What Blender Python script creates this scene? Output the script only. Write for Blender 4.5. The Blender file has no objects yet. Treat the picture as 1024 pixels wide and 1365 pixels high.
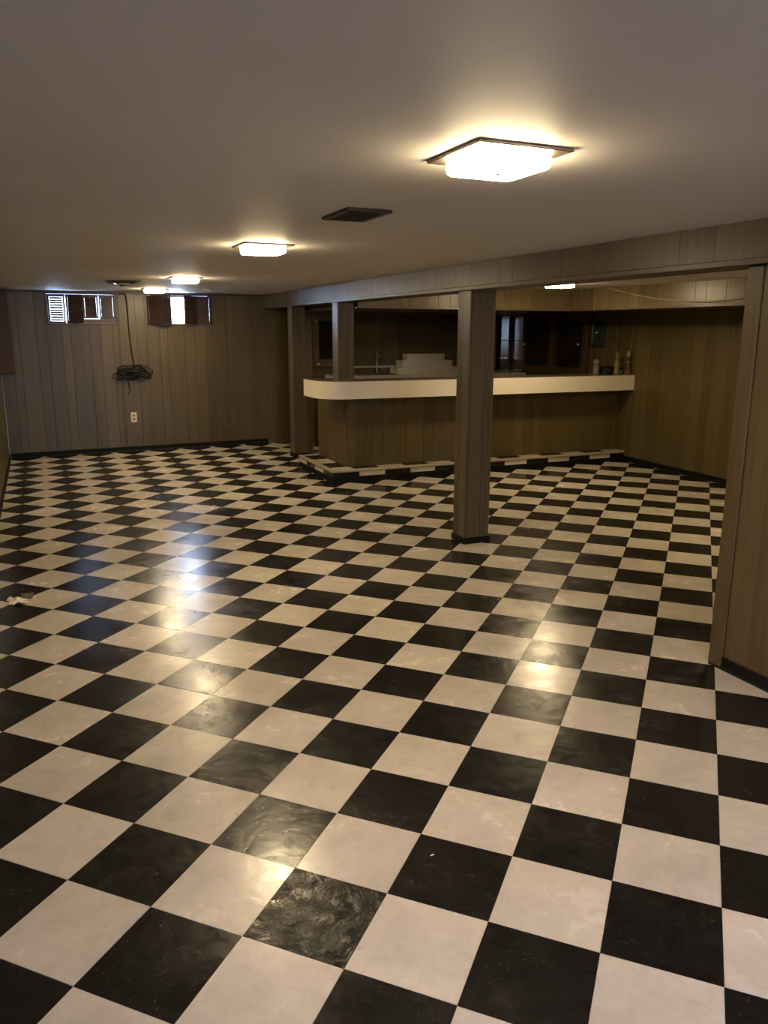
import bpy, bmesh, math, random
from mathutils import Vector, Matrix
random.seed(7)
S = bpy.context.scene
COL = S.collection

# ---------------------------------------------------------------- camera
RR = [[0.9185674737158387, -0.39524968247154824, 0.0033889139030319647],
      [0.08600451054000388, 0.20822973191682362, 0.9742913336947127],
      [0.385794012911134, 0.894660867173695, -0.2252663142814205]]
cd = bpy.data.cameras.new('camera')
cam = bpy.data.objects.new('camera', cd)
COL.objects.link(cam)
r, u, f = [Vector(v) for v in RR]
M = Matrix((r, u, -f)).transposed().to_4x4()
M.translation = Vector((0.458, 0.0, 1.617))
cam.matrix_world = M
cd.sensor_fit = 'HORIZONTAL'
cd.sensor_width = 36
cd.lens = 36 * 1046.366 / 1024
cd.clip_start = 0.05
S.camera = cam

# ---------------------------------------------------------------- world, exposure
W = bpy.data.worlds.new('world'); S.world = W
W.use_nodes = True
bg = W.node_tree.nodes['Background']
bg.inputs[0].default_value = (0.50, 0.68, 1.0, 1)
bg.inputs[1].default_value = 9.0
S.view_settings.view_transform = 'Standard'
S.view_settings.look = 'None'
S.view_settings.gamma = 1
S.view_settings.use_curve_mapping = False
S.view_settings.exposure = 2.25
LAMP = 30.0          # radiance of the glowing diffusers
LAMP_COL = (1.0, 0.775, 0.45)
BACK_COL = (0.88, 0.80, 1.0)  # cool tint of the lamp added behind the camera

# ---------------------------------------------------------------- room numbers (metres)
CZ = 2.09      # ceiling
FY = 10.95     # far wall
RX = 7.14      # right wall of the bar side
BY = 10.56     # wall behind the bar
YB = -3.2      # wall behind the camera
PX, PY = 3.42, 2.72   # near partition: face and end
BX = 3.35      # beam face
BZ = 1.905     # beam underside
SZ = 1.85      # soffit underside

def zf(x, y):
    """height of the slightly uneven slab, measured from the photo"""
    c = (0.013406, -0.070583, 0.037308, 0.037513, -0.021977, 0.057425)
    y = min(max(y, 0.8), 11.0) / 10
    x = (min(max(x, 0), 7.2) - 2) / 5
    return c[0] + c[1]*y + c[2]*y*y + c[3]*y**3 + c[4]*x + c[5]*x*y

# ---------------------------------------------------------------- materials
def mat(name, col, rough=0.5, metal=0.0, spec=0.5, emit=None, es=0, trans=0, alpha=1, ior=1.45):
    m = bpy.data.materials.new(name); m.use_nodes = True
    b = m.node_tree.nodes['Principled BSDF']
    b.inputs['Base Color'].default_value = (*col, 1)
    b.inputs['Roughness'].default_value = rough
    b.inputs['Metallic'].default_value = metal
    b.inputs['Specular IOR Level'].default_value = spec
    b.inputs['IOR'].default_value = ior
    b.inputs['Transmission Weight'].default_value = trans
    if emit:
        b.inputs['Emission Color'].default_value = (*emit, 1)
        b.inputs['Emission Strength'].default_value = es
    return m

class N:
    def __init__(s, m):
        s.t = m.node_tree; s.b = s.t.nodes['Principled BSDF']
    def n(s, kind, ins=None, **kw):
        x = s.t.nodes.new(kind)
        for k, v in kw.items(): setattr(x, k, v)
        for k, v in (ins or {}).items():
            if isinstance(v, bpy.types.NodeSocket): s.t.links.new(v, x.inputs[k])
            else: x.inputs[k].default_value = v
        return x
    def link(s, a, b): s.t.links.new(a, b)

def ramp(n, fac, stops, interp='LINEAR'):
    x = n.n('ShaderNodeValToRGB', {0: fac}); cr = x.color_ramp; cr.interpolation = interp
    while len(cr.elements) < len(stops): cr.elements.new(0.5)
    for e, (p, c) in zip(cr.elements, stops):
        e.position = p; e.color = (*c, 1) if len(c) == 3 else c
    return x.outputs[0]

def wood(name, dark, light, rough=0.38, bump=0.15, tone=0.22):
    m = mat(name, light, rough); n = N(m)
    geo = n.n('ShaderNodeNewGeometry'); oi = n.n('ShaderNodeObjectInfo')
    mul = n.n('ShaderNodeVectorMath', {0: geo.outputs['Position'], 1: (34, 34, 1.7)}, operation='MULTIPLY')
    sc = n.n('ShaderNodeMath', {0: oi.outputs['Random'], 1: 40.0}, operation='MULTIPLY')
    add = n.n('ShaderNodeVectorMath', {0: mul.outputs[0], 1: sc.outputs[0]}, operation='ADD')
    n1 = n.n('ShaderNodeTexNoise', {'Vector': add.outputs[0], 'Scale': 1.0, 'Detail': 6, 'Roughness': 0.6, 'Distortion': 0.6})
    mul2 = n.n('ShaderNodeVectorMath', {0: geo.outputs['Position'], 1: (190, 190, 5)}, operation='MULTIPLY')
    n2 = n.n('ShaderNodeTexNoise', {'Vector': mul2.outputs[0], 'Scale': 1.0, 'Detail': 3})
    n3 = n.n('ShaderNodeTexNoise', {'Vector': geo.outputs['Position'], 'Scale': 1.3, 'Detail': 2})
    a = n.n('ShaderNodeMath', {0: n1.outputs[0], 1: 0.7}, operation='MULTIPLY')
    b = n.n('ShaderNodeMath', {0: n2.outputs[0], 1: 0.22, 2: a.outputs[0]}, operation='MULTIPLY_ADD')
    c = n.n('ShaderNodeMath', {0: n3.outputs[0], 1: 0.2, 2: b.outputs[0]}, operation='MULTIPLY_ADD')
    d = n.n('ShaderNodeMath', {0: oi.outputs['Random'], 1: tone, 2: c.outputs[0]}, operation='MULTIPLY_ADD')
    e = n.n('ShaderNodeMath', {0: d.outputs[0], 1: tone*0.5}, operation='SUBTRACT')
    col = ramp(n, e.outputs[0], [(0.3, dark), (0.75, light)])
    n.link(col, n.b.inputs['Base Color'])
    bp = n.n('ShaderNodeBump', {'Height': b.outputs[0], 'Strength': bump, 'Distance': 0.002})
    n.link(bp.outputs[0], n.b.inputs['Normal'])
    return m

WOOD = wood('paneling_wood', (0.056, 0.040, 0.0135), (0.120, 0.088, 0.035), 0.36)
WOODP = wood('post_wood', (0.062, 0.046, 0.025), (0.125, 0.095, 0.054), 0.35)
WOODS = wood('soffit_wood', (0.12, 0.088, 0.045), (0.225, 0.170, 0.090), 0.32)
WOODN = wood('near_paneling_wood', (0.070, 0.048, 0.022), (0.150, 0.105, 0.050), 0.36)
WOODR = wood('redwood_box', (0.045, 0.025, 0.010), (0.09, 0.050, 0.021), 0.5)
WOODD = wood('dark_shutter_wood', (0.022, 0.012, 0.008), (0.055, 0.030, 0.020), 0.35)
WOODC = wood('cabinet_wood', (0.055, 0.030, 0.012), (0.115, 0.066, 0.029), 0.33)
GROOVE = mat('groove_dark', (0.02, 0.014, 0.008), 0.8)
SHELL = mat('shell_dark', (0.03, 0.022, 0.012), 0.9)
COVE = mat('black_cove_rubber', (0.005, 0.005, 0.005), 0.6, spec=0.25)
LAM = mat('white_laminate', (0.76, 0.69, 0.56), 0.38)
LAMT = mat('brown_laminate_top', (0.16, 0.12, 0.085), 0.28)
GREY = mat('pale_laminate', (0.52, 0.47, 0.38), 0.42)
CHROME = mat('chrome', (0.75, 0.75, 0.75), 0.15, 1.0)
BRONZE = mat('dark_metal_grille', (0.05, 0.04, 0.032), 0.4, 0.8)
PLATE = mat('brushed_fixture_plate', (0.30, 0.26, 0.22), 0.35, 0.9)
STEEL = mat('sink_steel', (0.18, 0.18, 0.17), 0.3, 1.0)
DGLASS = mat('dark_glass', (0.016, 0.013, 0.010), 0.07)
MIRR = mat('mirror_glass', (0.6, 0.62, 0.64), 0.05, 1.0)
GLINTW = mat('glint_white_knob', (0.85, 0.82, 0.75), 0.2)  # white base colour stands in for the glint on the knobs
CGLASS = mat('clear_glass', (0.9, 1.0, 0.95), 0.02, trans=1.0, ior=1.45)
PANE = mat('window_glass', (1, 1, 1), 0.0, trans=1.0, ior=1.02)
RUBBER = mat('black_cable', (0.004, 0.004, 0.004), 0.55, spec=0.3)
IVORY = mat('ivory_plastic', (0.72, 0.62, 0.40), 0.4)
WIREM = mat('beige_wire', (0.45, 0.38, 0.27), 0.5)
PAPER = mat('torn_paper', (0.75, 0.68, 0.55), 0.8)
FRAMEW = mat('pale_window_frame', (0.5, 0.5, 0.5), 0.5)
BLACKP = mat('black_plastic', (0.007, 0.007, 0.007), 0.3)
YGLASS = mat('yellow_bottle_glass', (0.22, 0.18, 0.08), 0.2)
RGLASS = mat('red_brown_bottle', (0.10, 0.05, 0.035), 0.2)
PALE = mat('pale_ceramic', (0.20, 0.175, 0.13), 0.35)
GREEN = mat('green_tinted_mirror', (0.35, 0.50, 0.45), 0.10, 1.0)

def ceiling_mat():
    m = mat('ceiling_paint', (0.60, 0.555, 0.50), 0.6); n = N(m)
    g = n.n('ShaderNodeNewGeometry')
    a = n.n('ShaderNodeTexNoise', {'Vector': g.outputs['Position'], 'Scale': 1.1, 'Detail': 3})
    b = n.n('ShaderNodeTexNoise', {'Vector': g.outputs['Position'], 'Scale': 260, 'Detail': 2})
    n.link(ramp(n, a.outputs[0], [(0.3, (0.585, 0.55, 0.515)), (0.7, (0.63, 0.60, 0.56))]), n.b.inputs['Base Color'])
    b1 = n.n('ShaderNodeBump', {'Height': a.outputs[0], 'Strength': 0.35, 'Distance': 0.015})
    b2 = n.n('ShaderNodeBump', {'Height': b.outputs[0], 'Strength': 0.12, 'Distance': 0.001, 'Normal': b1.outputs[0]})
    n.link(b2.outputs[0], n.b.inputs['Normal'])
    return m
CEIL = ceiling_mat()

def tile_mat(name, black, scuffed=False):
    m = mat(name, (0.5, 0.5, 0.5), 0.3); n = N(m)
    g = n.n('ShaderNodeNewGeometry'); P = g.outputs['Position']
    # one random value per 12 inch tile of the diagonal grid
    k = 2**-0.5
    dx = n.n('ShaderNodeVectorMath', {0: P, 1: (k, -k, 0)}, operation='DOT_PRODUCT')
    dy = n.n('ShaderNodeVectorMath', {0: P, 1: (k, k, 0)}, operation='DOT_PRODUCT')
    rot = n.n('ShaderNodeCombineXYZ', {0: dx.outputs['Value'], 1: dy.outputs['Value']})
    cell = n.n('ShaderNodeVectorMath', {0: rot.outputs[0], 1: (3.28084, 3.28084, 0)}, operation='MULTIPLY')
    cell = n.n('ShaderNodeVectorMath', {0: cell.outputs[0], 1: (3.3181, -8.1682, 0.5)}, operation='ADD')
    cell = n.n('ShaderNodeVectorMath', {0: cell.outputs[0]}, operation='FLOOR')
    sn = n.n('ShaderNodeTexWhiteNoise', {0: cell.outputs[0]})
    off = n.n('ShaderNodeVectorMath', {0: P, 1: n.n('ShaderNodeVectorMath', {0: sn.outputs['Color'], 1: (9, 9, 0)}, operation='MULTIPLY').outputs[0]}, operation='ADD')
    big = n.n('ShaderNodeTexNoise', {'Vector': off.outputs[0], 'Scale': 3.2, 'Detail': 4, 'Roughness': 0.6})
    mid = n.n('ShaderNodeTexNoise', {'Vector': off.outputs[0], 'Scale': 16, 'Detail': 5, 'Roughness': 0.65, 'Distortion': 0.8})
    st = n.n('ShaderNodeVectorMath', {0: rot.outputs[0], 1: (38, 120, 10)}, operation='MULTIPLY')
    fleck = n.n('ShaderNodeTexNoise', {'Vector': st.outputs[0], 'Scale': 1.0, 'Detail': 3, 'Distortion': 1.5})
    fl = ramp(n, fleck.outputs[0], [(0.62, (0, 0, 0)), (0.74, (1, 1, 1))])
    spots = n.n('ShaderNodeTexNoise', {'Vector': P, 'Scale': 42, 'Detail': 2})
    sp = ramp(n, spots.outputs[0], [(0.70, (0, 0, 0)), (0.76, (1, 1, 1))])
    if black:
        base = ramp(n, mid.outputs[0], [(0.3, (0.0065, 0.006, 0.0055)), (0.62, (0.013, 0.012, 0.0105)), (0.8, (0.028, 0.025, 0.021))])
        f1 = n.n('ShaderNodeMath', {0: fl, 1: 0.22}, operation='MULTIPLY')
        c1 = n.n('ShaderNodeMixRGB', {0: f1.outputs[0], 1: base, 2: (0.11, 0.10, 0.08, 1)})
        f2 = n.n('ShaderNodeMath', {0: sp, 1: 0.25}, operation='MULTIPLY')
        c2 = n.n('ShaderNodeMixRGB', {0: f2.outputs[0], 1: c1.outputs[0], 2: (0.16, 0.14, 0.11, 1)})
    else:
        base = ramp(n, mid.outputs[0], [(0.25, (0.53, 0.465, 0.375)), (0.5, (0.59, 0.525, 0.435)), (0.75, (0.63, 0.57, 0.48))])
        f1 = n.n('ShaderNodeMath', {0: fl, 1: 0.10}, operation='MULTIPLY')
        c1 = n.n('ShaderNodeMixRGB', {0: f1.outputs[0], 1: base, 2: (0.40, 0.31, 0.22, 1)})
        f2 = n.n('ShaderNodeMath', {0: sp, 1: 0.30}, operation='MULTIPLY')
        c2 = n.n('ShaderNodeMixRGB', {0: f2.outputs[0], 1: c1.outputs[0], 2: (0.30, 0.24, 0.18, 1)})
    v = n.n('ShaderNodeMapRange', {0: big.outputs[0], 1: 0.25, 2: 0.75, 3: 0.82, 4: 1.12})
    v2 = n.n('ShaderNodeMapRange', {0: sn.outputs['Value'], 1: 0, 2: 1, 3: 0.93, 4: 1.06})
    vm = n.n('ShaderNodeMath', {0: v.outputs[0], 1: v2.outputs[0]}, operation='MULTIPLY')
    c3 = n.n('ShaderNodeVectorMath', {0: c2.outputs[0], 'Scale': vm.outputs[0]}, operation='SCALE')
    n.link(c3.outputs[0], n.b.inputs['Base Color'])
    rg = n.n('ShaderNodeMapRange', {0: mid.outputs[0], 1: 0.3, 2: 0.75, 3: 0.15, 4: 0.26})
    rg2 = n.n('ShaderNodeMath', {0: big.outputs[0], 1: 0.30, 2: rg.outputs[0]}, operation='MULTIPLY_ADD')
    rg3 = n.n('ShaderNodeMath', {0: rg2.outputs[0], 1: 0.13}, operation='SUBTRACT')
    n.link(rg3.outputs[0], n.b.inputs['Roughness'])
    b1 = n.n('ShaderNodeBump', {'Height': big.outputs[0], 'Strength': 0.30 if not scuffed else 0.8, 'Distance': 0.010})
    b2 = n.n('ShaderNodeBump', {'Height': mid.outputs[0], 'Strength': (0.36 if black else 0.2) if not scuffed else 0.9, 'Distance': 0.0020 if not scuffed else 0.008, 'Normal': b1.outputs[0]})
    b3 = n.n('ShaderNodeBump', {'Height': fleck.outputs[0], 'Strength': 0.08, 'Distance': 0.001, 'Normal': b2.outputs[0]})
    n.link(b3.outputs[0], n.b.inputs['Normal'])
    return m
TB = tile_mat('black_vinyl_tile', True)
TW = tile_mat('white_vinyl_tile', False)
TS = tile_mat('scuffed_black_vinyl_tile', True, True)

# ---------------------------------------------------------------- mesh helpers
def obj(name, bm, m, parent=None, smooth=False):
    me = bpy.data.meshes.new(name)
    bmesh.ops.recalc_face_normals(bm, faces=bm.faces)
    bm.to_mesh(me); bm.free()
    for x in (m if isinstance(m, (list, tuple)) else [m]): me.materials.append(x)
    if smooth:
        for p in me.polygons: p.use_smooth = True
    o = bpy.data.objects.new(name, me); COL.objects.link(o)
    if parent is not None:
        o.parent = parent
        o.matrix_parent_inverse = Matrix.Translation(-Vector(parent_loc(parent)))
    return o
def parent_loc(p):
    v = Vector(p.location)
    if p.parent: 
        pass
    return v
def tag(o, label, cat, group=None):
    o['label'] = label; o['category'] = cat
    if group: o['group'] = group
    return o
def thing(name, label, cat, loc=(0, 0, 0), group=None):
    o = bpy.data.objects.new(name, None); COL.objects.link(o)
    o.location = loc; o.empty_display_size = 0.1
    return tag(o, label, cat, group)
def structure(name, bm, m, label=None):
    o = obj(name, bm, m); o['kind'] = 'structure'
    if label: o['label'] = label
    return o

def box(bm, x0, x1, y0, y1, z0, z1, bev=0.0, mi=0):
    """z0 may be a function of (x, y) so that the foot follows the floor"""
    g = z0 if callable(z0) else (lambda x, y: z0)
    vs = [bm.verts.new((x, y, z)) for x in (x0, x1) for y in (y0, y1) for z in (g(x, y), z1)]
    idx = [(0, 1, 3, 2), (4, 6, 7, 5), (0, 4, 5, 1), (2, 3, 7, 6), (0, 2, 6, 4), (1, 5, 7, 3)]
    fs = [bm.faces.new([vs[i] for i in q]) for q in idx]
    for q in fs: q.material_index = mi
    if bev:
        es = list({e for q in fs for e in q.edges})
        bmesh.ops.bevel(bm, geom=es, offset=bev, segments=1, affect='EDGES', clamp_overlap=True)
    return fs
def bx(name, x0, x1, y0, y1, z0, z1, m, parent=None, bev=0.0):
    bm = bmesh.new(); box(bm, x0, x1, y0, y1, z0, z1, bev); return obj(name, bm, m, parent)
def prism(name, pts, z0, z1, m, parent=None, bev=0.0):
    g = z0 if callable(z0) else (lambda x, y: z0)
    bm = bmesh.new()
    b = [bm.verts.new((x, y, g(x, y))) for x, y in pts]; t = [bm.verts.new((x, y, z1)) for x, y in pts]
    n = len(pts)
    for i in range(n): bm.faces.new((b[i], b[(i+1) % n], t[(i+1) % n], t[i]))
    bm.faces.new(b[::-1]); top = bm.faces.new(t)
    if bev: bmesh.ops.bevel(bm, geom=list(top.edges), offset=bev, segments=2, affect='EDGES')
    return obj(name, bm, m, parent)
def tube(bm, pts, rad, seg=6, closed=False):
    pts = [Vector(p) for p in pts]; rings = []
    n = len(pts); prev = None
    for i, p in enumerate(pts):
        a = pts[max(i-1, 0)]; b = pts[min(i+1, n-1)]
        d = (b - a).normalized()
        if prev is None: prev = d.orthogonal().normalized()
        prev = (prev - d * prev.dot(d)).normalized() if (prev - d*prev.dot(d)).length > 1e-6 else d.orthogonal().normalized()
        s = d.cross(prev); rr = rad[i] if isinstance(rad, (list, tuple)) else rad
        rings.append([bm.verts.new(p + (prev*math.cos(k*2*math.pi/seg) + s*math.sin(k*2*math.pi/seg))*rr) for k in range(seg)])
    for A, B in zip(rings, rings[1:]):
        for k in range(seg): bm.faces.new((A[k], A[(k+1) % seg], B[(k+1) % seg], B[k]))
    bm.faces.new(rings[0][::-1]); bm.faces.new(rings[-1])
def lathe(bm, cx, cy, z0, prof, seg=14):
    rings = [[bm.verts.new((cx + r*math.cos(k*2*math.pi/seg), cy + r*math.sin(k*2*math.pi/seg), z0 + z)) for k in range(seg)] for r, z in prof]
    for A, B in zip(rings, rings[1:]):
        for k in range(seg): bm.faces.new((A[k], A[(k+1) % seg], B[(k+1) % seg], B[k]))
    bm.faces.new(rings[0][::-1]); bm.faces.new(rings[-1])
def spline(pts, n=8):
    P = [Vector(p) for p in pts]; out = []
    for i in range(len(P)-1):
        p0, p1, p2, p3 = P[max(i-1, 0)], P[i], P[i+1], P[min(i+2, len(P)-1)]
        for k in range(n):
            t = k/n
            out.append(0.5*((2*p1) + (p2-p0)*t + (2*p0-5*p1+4*p2-p3)*t*t + (3*p1-p0-3*p2+p3)*t**3))
    out.append(P[-1]); return out

# ---------------------------------------------------------------- paneling: every plank its own piece
WID = [0.148, 0.092, 0.205, 0.118, 0.176, 0.101, 0.226, 0.132]   # random-groove sheet pattern
def planks(parent, a, b, fixed, axis, face, z0, z1, m=None, t=0.012, skip=(), name='plank', start=0, wide=1.0):
    """vertical planks from a to b along `axis`, their faces at `fixed`, facing `face` (+1/-1).
       skip: (lo, hi, ztop) ranges where the plank stops below an opening"""
    m = m or WOOD; p = a; i = start
    cuts = []
    while p < b - 1e-4:
        q = min(p + WID[i % len(WID)]*wide, b)
        if b - q < 0.03: q = b
        cuts.append((p, q)); p = q; i += 1
    for p, q in cuts:
        segs = [(p, q, z1)]
        for lo, hi, zt in skip:
            new = []
            for s0, s1, z in segs:
                o0, o1 = max(s0, lo), min(s1, hi)
                if o1 - o0 > 1e-3 and z > zt:
                    if o0 - s0 > 0.004: new.append((s0, o0, z))
                    new.append((o0, o1, zt))
                    if s1 - o1 > 0.004: new.append((o1, s1, z))
                else: new.append((s0, s1, z))
            segs = new
        for s0, s1, z in segs:
            g = 0.0002; bm = bmesh.new()
            lo, hi = fixed, fixed - face*t
            a0, a1 = min(lo, hi), max(lo, hi)
            # chamfered front edges make the V groove
            c = 0.0027 * (1.0 if wide == 1.0 else 0.8)
            f0, f1 = fixed, fixed - face*c
            prof = [(s0+g, hi), (s1-g, hi), (s1-g, f1), (s1-g-c, f0), (s0+g+c, f0), (s0+g, f1)]
            xy = [(x, y) if axis == 'x' else (y, x) for x, y in prof]
            zz = z0 if callable(z0) else (lambda x, y: z0)
            B = [bm.verts.new((x, y, zz(x, y))) for x, y in xy]; T = [bm.verts.new((x, y, z)) for x, y in xy]
            for k in range(6): bm.faces.new((B[k], B[(k+1) % 6], T[(k+1) % 6], T[k]))
            bm.faces.new(B[::-1]); bm.faces.new(T)
            obj(name, bm, m, parent)

def baseboard(name, x0, y0, x1, y1, nx, ny, h=0.063, t=0.008, parent=None, m=None):
    """cove base following the floor from (x0,y0) to (x1,y1); (nx,ny) points into the room"""
    bm = bmesh.new(); L = math.hypot(x1-x0, y1-y0); n = max(1, int(L/0.5))
    rows = []
    for i in range(n+1):
        x = x0 + (x1-x0)*i/n; y = y0 + (y1-y0)*i/n; z = zf(x, y)
        prof = [(0, 0.0), (t*2.0, 0.0), (t*1.2, h*0.18), (t, h*0.35), (t, h*0.93), (t*0.5, h), (0, h)]
        rows.append([bm.verts.new((x+nx*d, y+ny*d, z+q)) for d, q in prof])
    k = 7
    for A, B in zip(rows, rows[1:]):
        for j in range(k): bm.faces.new((A[j], A[(j+1) % k], B[(j+1) % k], B[j]))
    bm.faces.new(rows[0][::-1]); bm.faces.new(rows[-1])
    o = obj(name, bm, m or COVE, parent)
    if parent is None: o['kind'] = 'structure'
    return o

# ================================================================ FLOOR
# slab
bm = bmesh.new(); nx, ny = 15, 29
gx = [-0.1 + (RX+0.2)*i/(nx-1) for i in range(nx)]; gy = [YB-0.1 + (FY+0.2-YB)*j/(ny-1) for j in range(ny)]
V = [[bm.verts.new((x, y, zf(x, y)-0.0045)) for y in gy] for x in gx]
for i in range(nx-1):
    for j in range(ny-1): bm.faces.new((V[i][j], V[i+1][j], V[i+1][j+1], V[i][j+1]))
ret = bmesh.ops.extrude_face_region(bm, geom=list(bm.faces))
for v in ret['geom']:
    if isinstance(v, bmesh.types.BMVert): v.co.z -= 0.12
floor = structure('floor', bm, mat('floor_mastic', (0.05, 0.04, 0.03), 0.7))

# tiles: vertex (u, v) of the photo's grid -> room coordinates
TS_ = 0.3048
def gp(u, v):
    x, y = u, -v
    X = ((x + y) / 2**.5 + 4.85 / 2**.5) * TS_
    Y = ((y - x) / 2**.5 - (-7.10548437 - 4.38082315) / 2**.5) * TS_
    return X, Y
def clip(poly, x0, x1, y0, y1):
    for ax, lim, sg in ((0, x0, 1), (0, x1, -1), (1, y0, 1), (1, y1, -1)):
        out = []
        for i in range(len(poly)):
            a, b = poly[i-1], poly[i]
            ia, ib = (a[ax]-lim)*sg >= 0, (b[ax]-lim)*sg >= 0
            if ia != ib:
                t = (lim-a[ax])/(b[ax]-a[ax]); out.append((a[0]+(b[0]-a[0])*t, a[1]+(b[1]-a[1])*t))
            if ib: out.append(b)
        poly = out
        if len(poly) < 3: return []
    return poly
def project(x, y, z=0.0):
    d = Vector((x-0.458, y, z-1.617)); c = [Vector(q).dot(d) for q in RR]
    if c[2] < 0.2: return None
    return 512+1046.366*c[0]/c[2], 682.5-1046.366*c[1]/c[2], c[2]
tiles = []
for u_ in range(-40, 45):
    for v_ in range(-50, 40):
        c = [gp(u_, v_), gp(u_+1, v_), gp(u_+1, v_+1), gp(u_, v_+1)]
        cx = sum(p[0] for p in c)/4; cy = sum(p[1] for p in c)/4
        if cx < -0.3 or cx > RX+0.3 or cy < YB-0.3 or cy > FY+0.3: continue
        if cx > PX+0.35 and cy < PY-0.35: continue
        g = 0.0007/0.3048
        c = [(cx+(p[0]-cx)*(1-2*g), cy+(p[1]-cy)*(1-2*g)) for p in c]
        poly = clip(c, 0.0, RX, YB, BY if cx > 3.6 else FY)
        if len(poly) < 3: continue
        ar = abs(sum(poly[i-1][0]*poly[i][1]-poly[i][0]*poly[i-1][1] for i in range(len(poly))))/2
        if ar < 0.0015: continue
        pr = project(cx, cy); vis = 0
        if pr and -140 < pr[0] < 1180 and pr[1] < 1560:
            vis = ar*(1.6/pr[2])/pr[2]**2
            if pr[0] > 955 and cx > PX: vis = 0
            if cx > 3.5 and cy > 8.0: vis = 0
        tiles.append((vis, (u_+v_) % 2, poly, (u_, v_)))
tiles.sort(key=lambda q: -q[0])
def tile_bm(bm, poly, jit, mi):
    cx = sum(p[0] for p in poly)/len(poly); cy = sum(p[1] for p in poly)/len(poly)
    tx, ty = random.uniform(-0.005, 0.005), random.uniform(-0.005, 0.005)      # each tile lies a little out of true
    top = [bm.verts.new((x, y, zf(x, y)+jit+tx*(x-cx)+ty*(y-cy))) for x, y in poly]
    bot = [bm.verts.new((x, y, zf(x, y)-0.004)) for x, y in poly]
    n = len(poly); fs = [bm.faces.new(top)]
    for i in range(n): fs.append(bm.faces.new((bot[i], bot[(i+1) % n], top[(i+1) % n], top[i])))
    for q in fs: q.material_index = mi
rest = bmesh.new()
for k, (vis, white, poly, uv) in enumerate(tiles):
    jit = random.uniform(-0.0004, 0.0004)
    if k < 300 and vis > 0:
        bm = bmesh.new(); tile_bm(bm, poly, jit, 0)
        o = obj('tile', bm, (TW if white else (TS if uv == (1, 1) else TB)), floor)
    else: tile_bm(rest, poly, jit, white)
o = obj('tile', rest, [TB, TW], floor); o['kind'] = 'stuff'

# ================================================================ CEILING
bm = bmesh.new(); box(bm, -0.15, RX+0.15, YB-0.15, FY+0.3, CZ, CZ+0.12)
structure('ceiling', bm, CEIL)

# ================================================================ WALLS
def wall(name, *b):
    bm = bmesh.new(); box(bm, *b); return structure(name, bm, SHELL)
zlow = lambda x, y: zf(x, y) - 0.002
# left wall
w = wall('wall_left', -0.15, -0.012, YB, FY, -0.12, CZ)
planks(w, YB, FY-0.012, 0.0, 'y', 1, zlow, CZ-0.001, start=3)
baseboard('baseboard_left', 0, YB+0.02, 0, FY-0.02, 1, 0)
# far wall, with two high window openings
W1 = (0.575, 1.42, 1.672, 2.062); W2 = (1.785, 2.65, 1.672, 2.066)
w = structure('wall_far', (lambda bm: ([box(bm, *q) for q in (
    (-0.15, 3.70, FY+0.012, FY+0.25, -0.12, W1[2]), (-0.15, W1[0], FY+0.012, FY+0.25, W1[2], CZ),
    (W1[1], W2[0], FY+0.012, FY+0.25, W1[2], CZ), (W2[1], 3.70, FY+0.012, FY+0.25, W1[2], CZ),
    (W1[0], W1[1], FY+0.012, FY+0.25, W1[3], CZ), (W2[0], W2[1], FY+0.012, FY+0.25, W2[3], CZ))], bm)[1])(bmesh.new()), SHELL)
planks(w, 0.0, 3.70, FY, 'x', -1, zlow, CZ-0.001, skip=((W1[0], W1[1], W1[2]), (W2[0], W2[1], W2[2])))
baseboard('baseboard_far', 0.02, FY, 3.36, FY, 0, -1)
bm = bmesh.new(); box(bm, 0.0, 3.36, FY-0.014, FY-0.0005, CZ-0.024, CZ-0.001, 0.003); structure('trim_1', bm, WOODD)
# wall behind the bar and the return beside the far post
w = wall('wall_bar', 3.66, RX+0.15, BY+0.012, FY+0.25, -0.12, CZ)
planks(w, 3.66, RX-0.001, BY, 'x', -1, zlow, SZ-0.001, start=5)
# right wall
w = wall('wall_right', RX+0.012, RX+0.15, PY-0.2, BY+0.012, -0.12, CZ)
planks(w, PY+0.012, BY-0.001, RX, 'y', -1, zlow, SZ-0.001, start=2)
baseboard('baseboard_right', RX, PY+0.02, RX, 7.83, -1, 0)
# near partition on the right of the camera: face at PX, end at PY
bm = bmesh.new(); box(bm, PX+0.012, RX+0.15, YB, PY-0.012, -0.12, CZ)
w = structure('wall_partition', bm, SHELL)
planks(w, YB, PY-0.075, PX, 'y', -1, zlow, BZ, m=WOODN, start=1)
planks(w, PX+0.02, RX-0.013, PY, 'x', 1, zlow, SZ-0.001, start=4)
bm = bmesh.new(); box(bm, PX-0.010, PX+0.02, PY-0.073, PY+0.012, zlow, BZ, 0.004); structure('trim_2', bm, WOODN)
baseboard('baseboard_partition', PX, YB+0.02, PX, PY-0.0, -1, 0)
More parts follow.
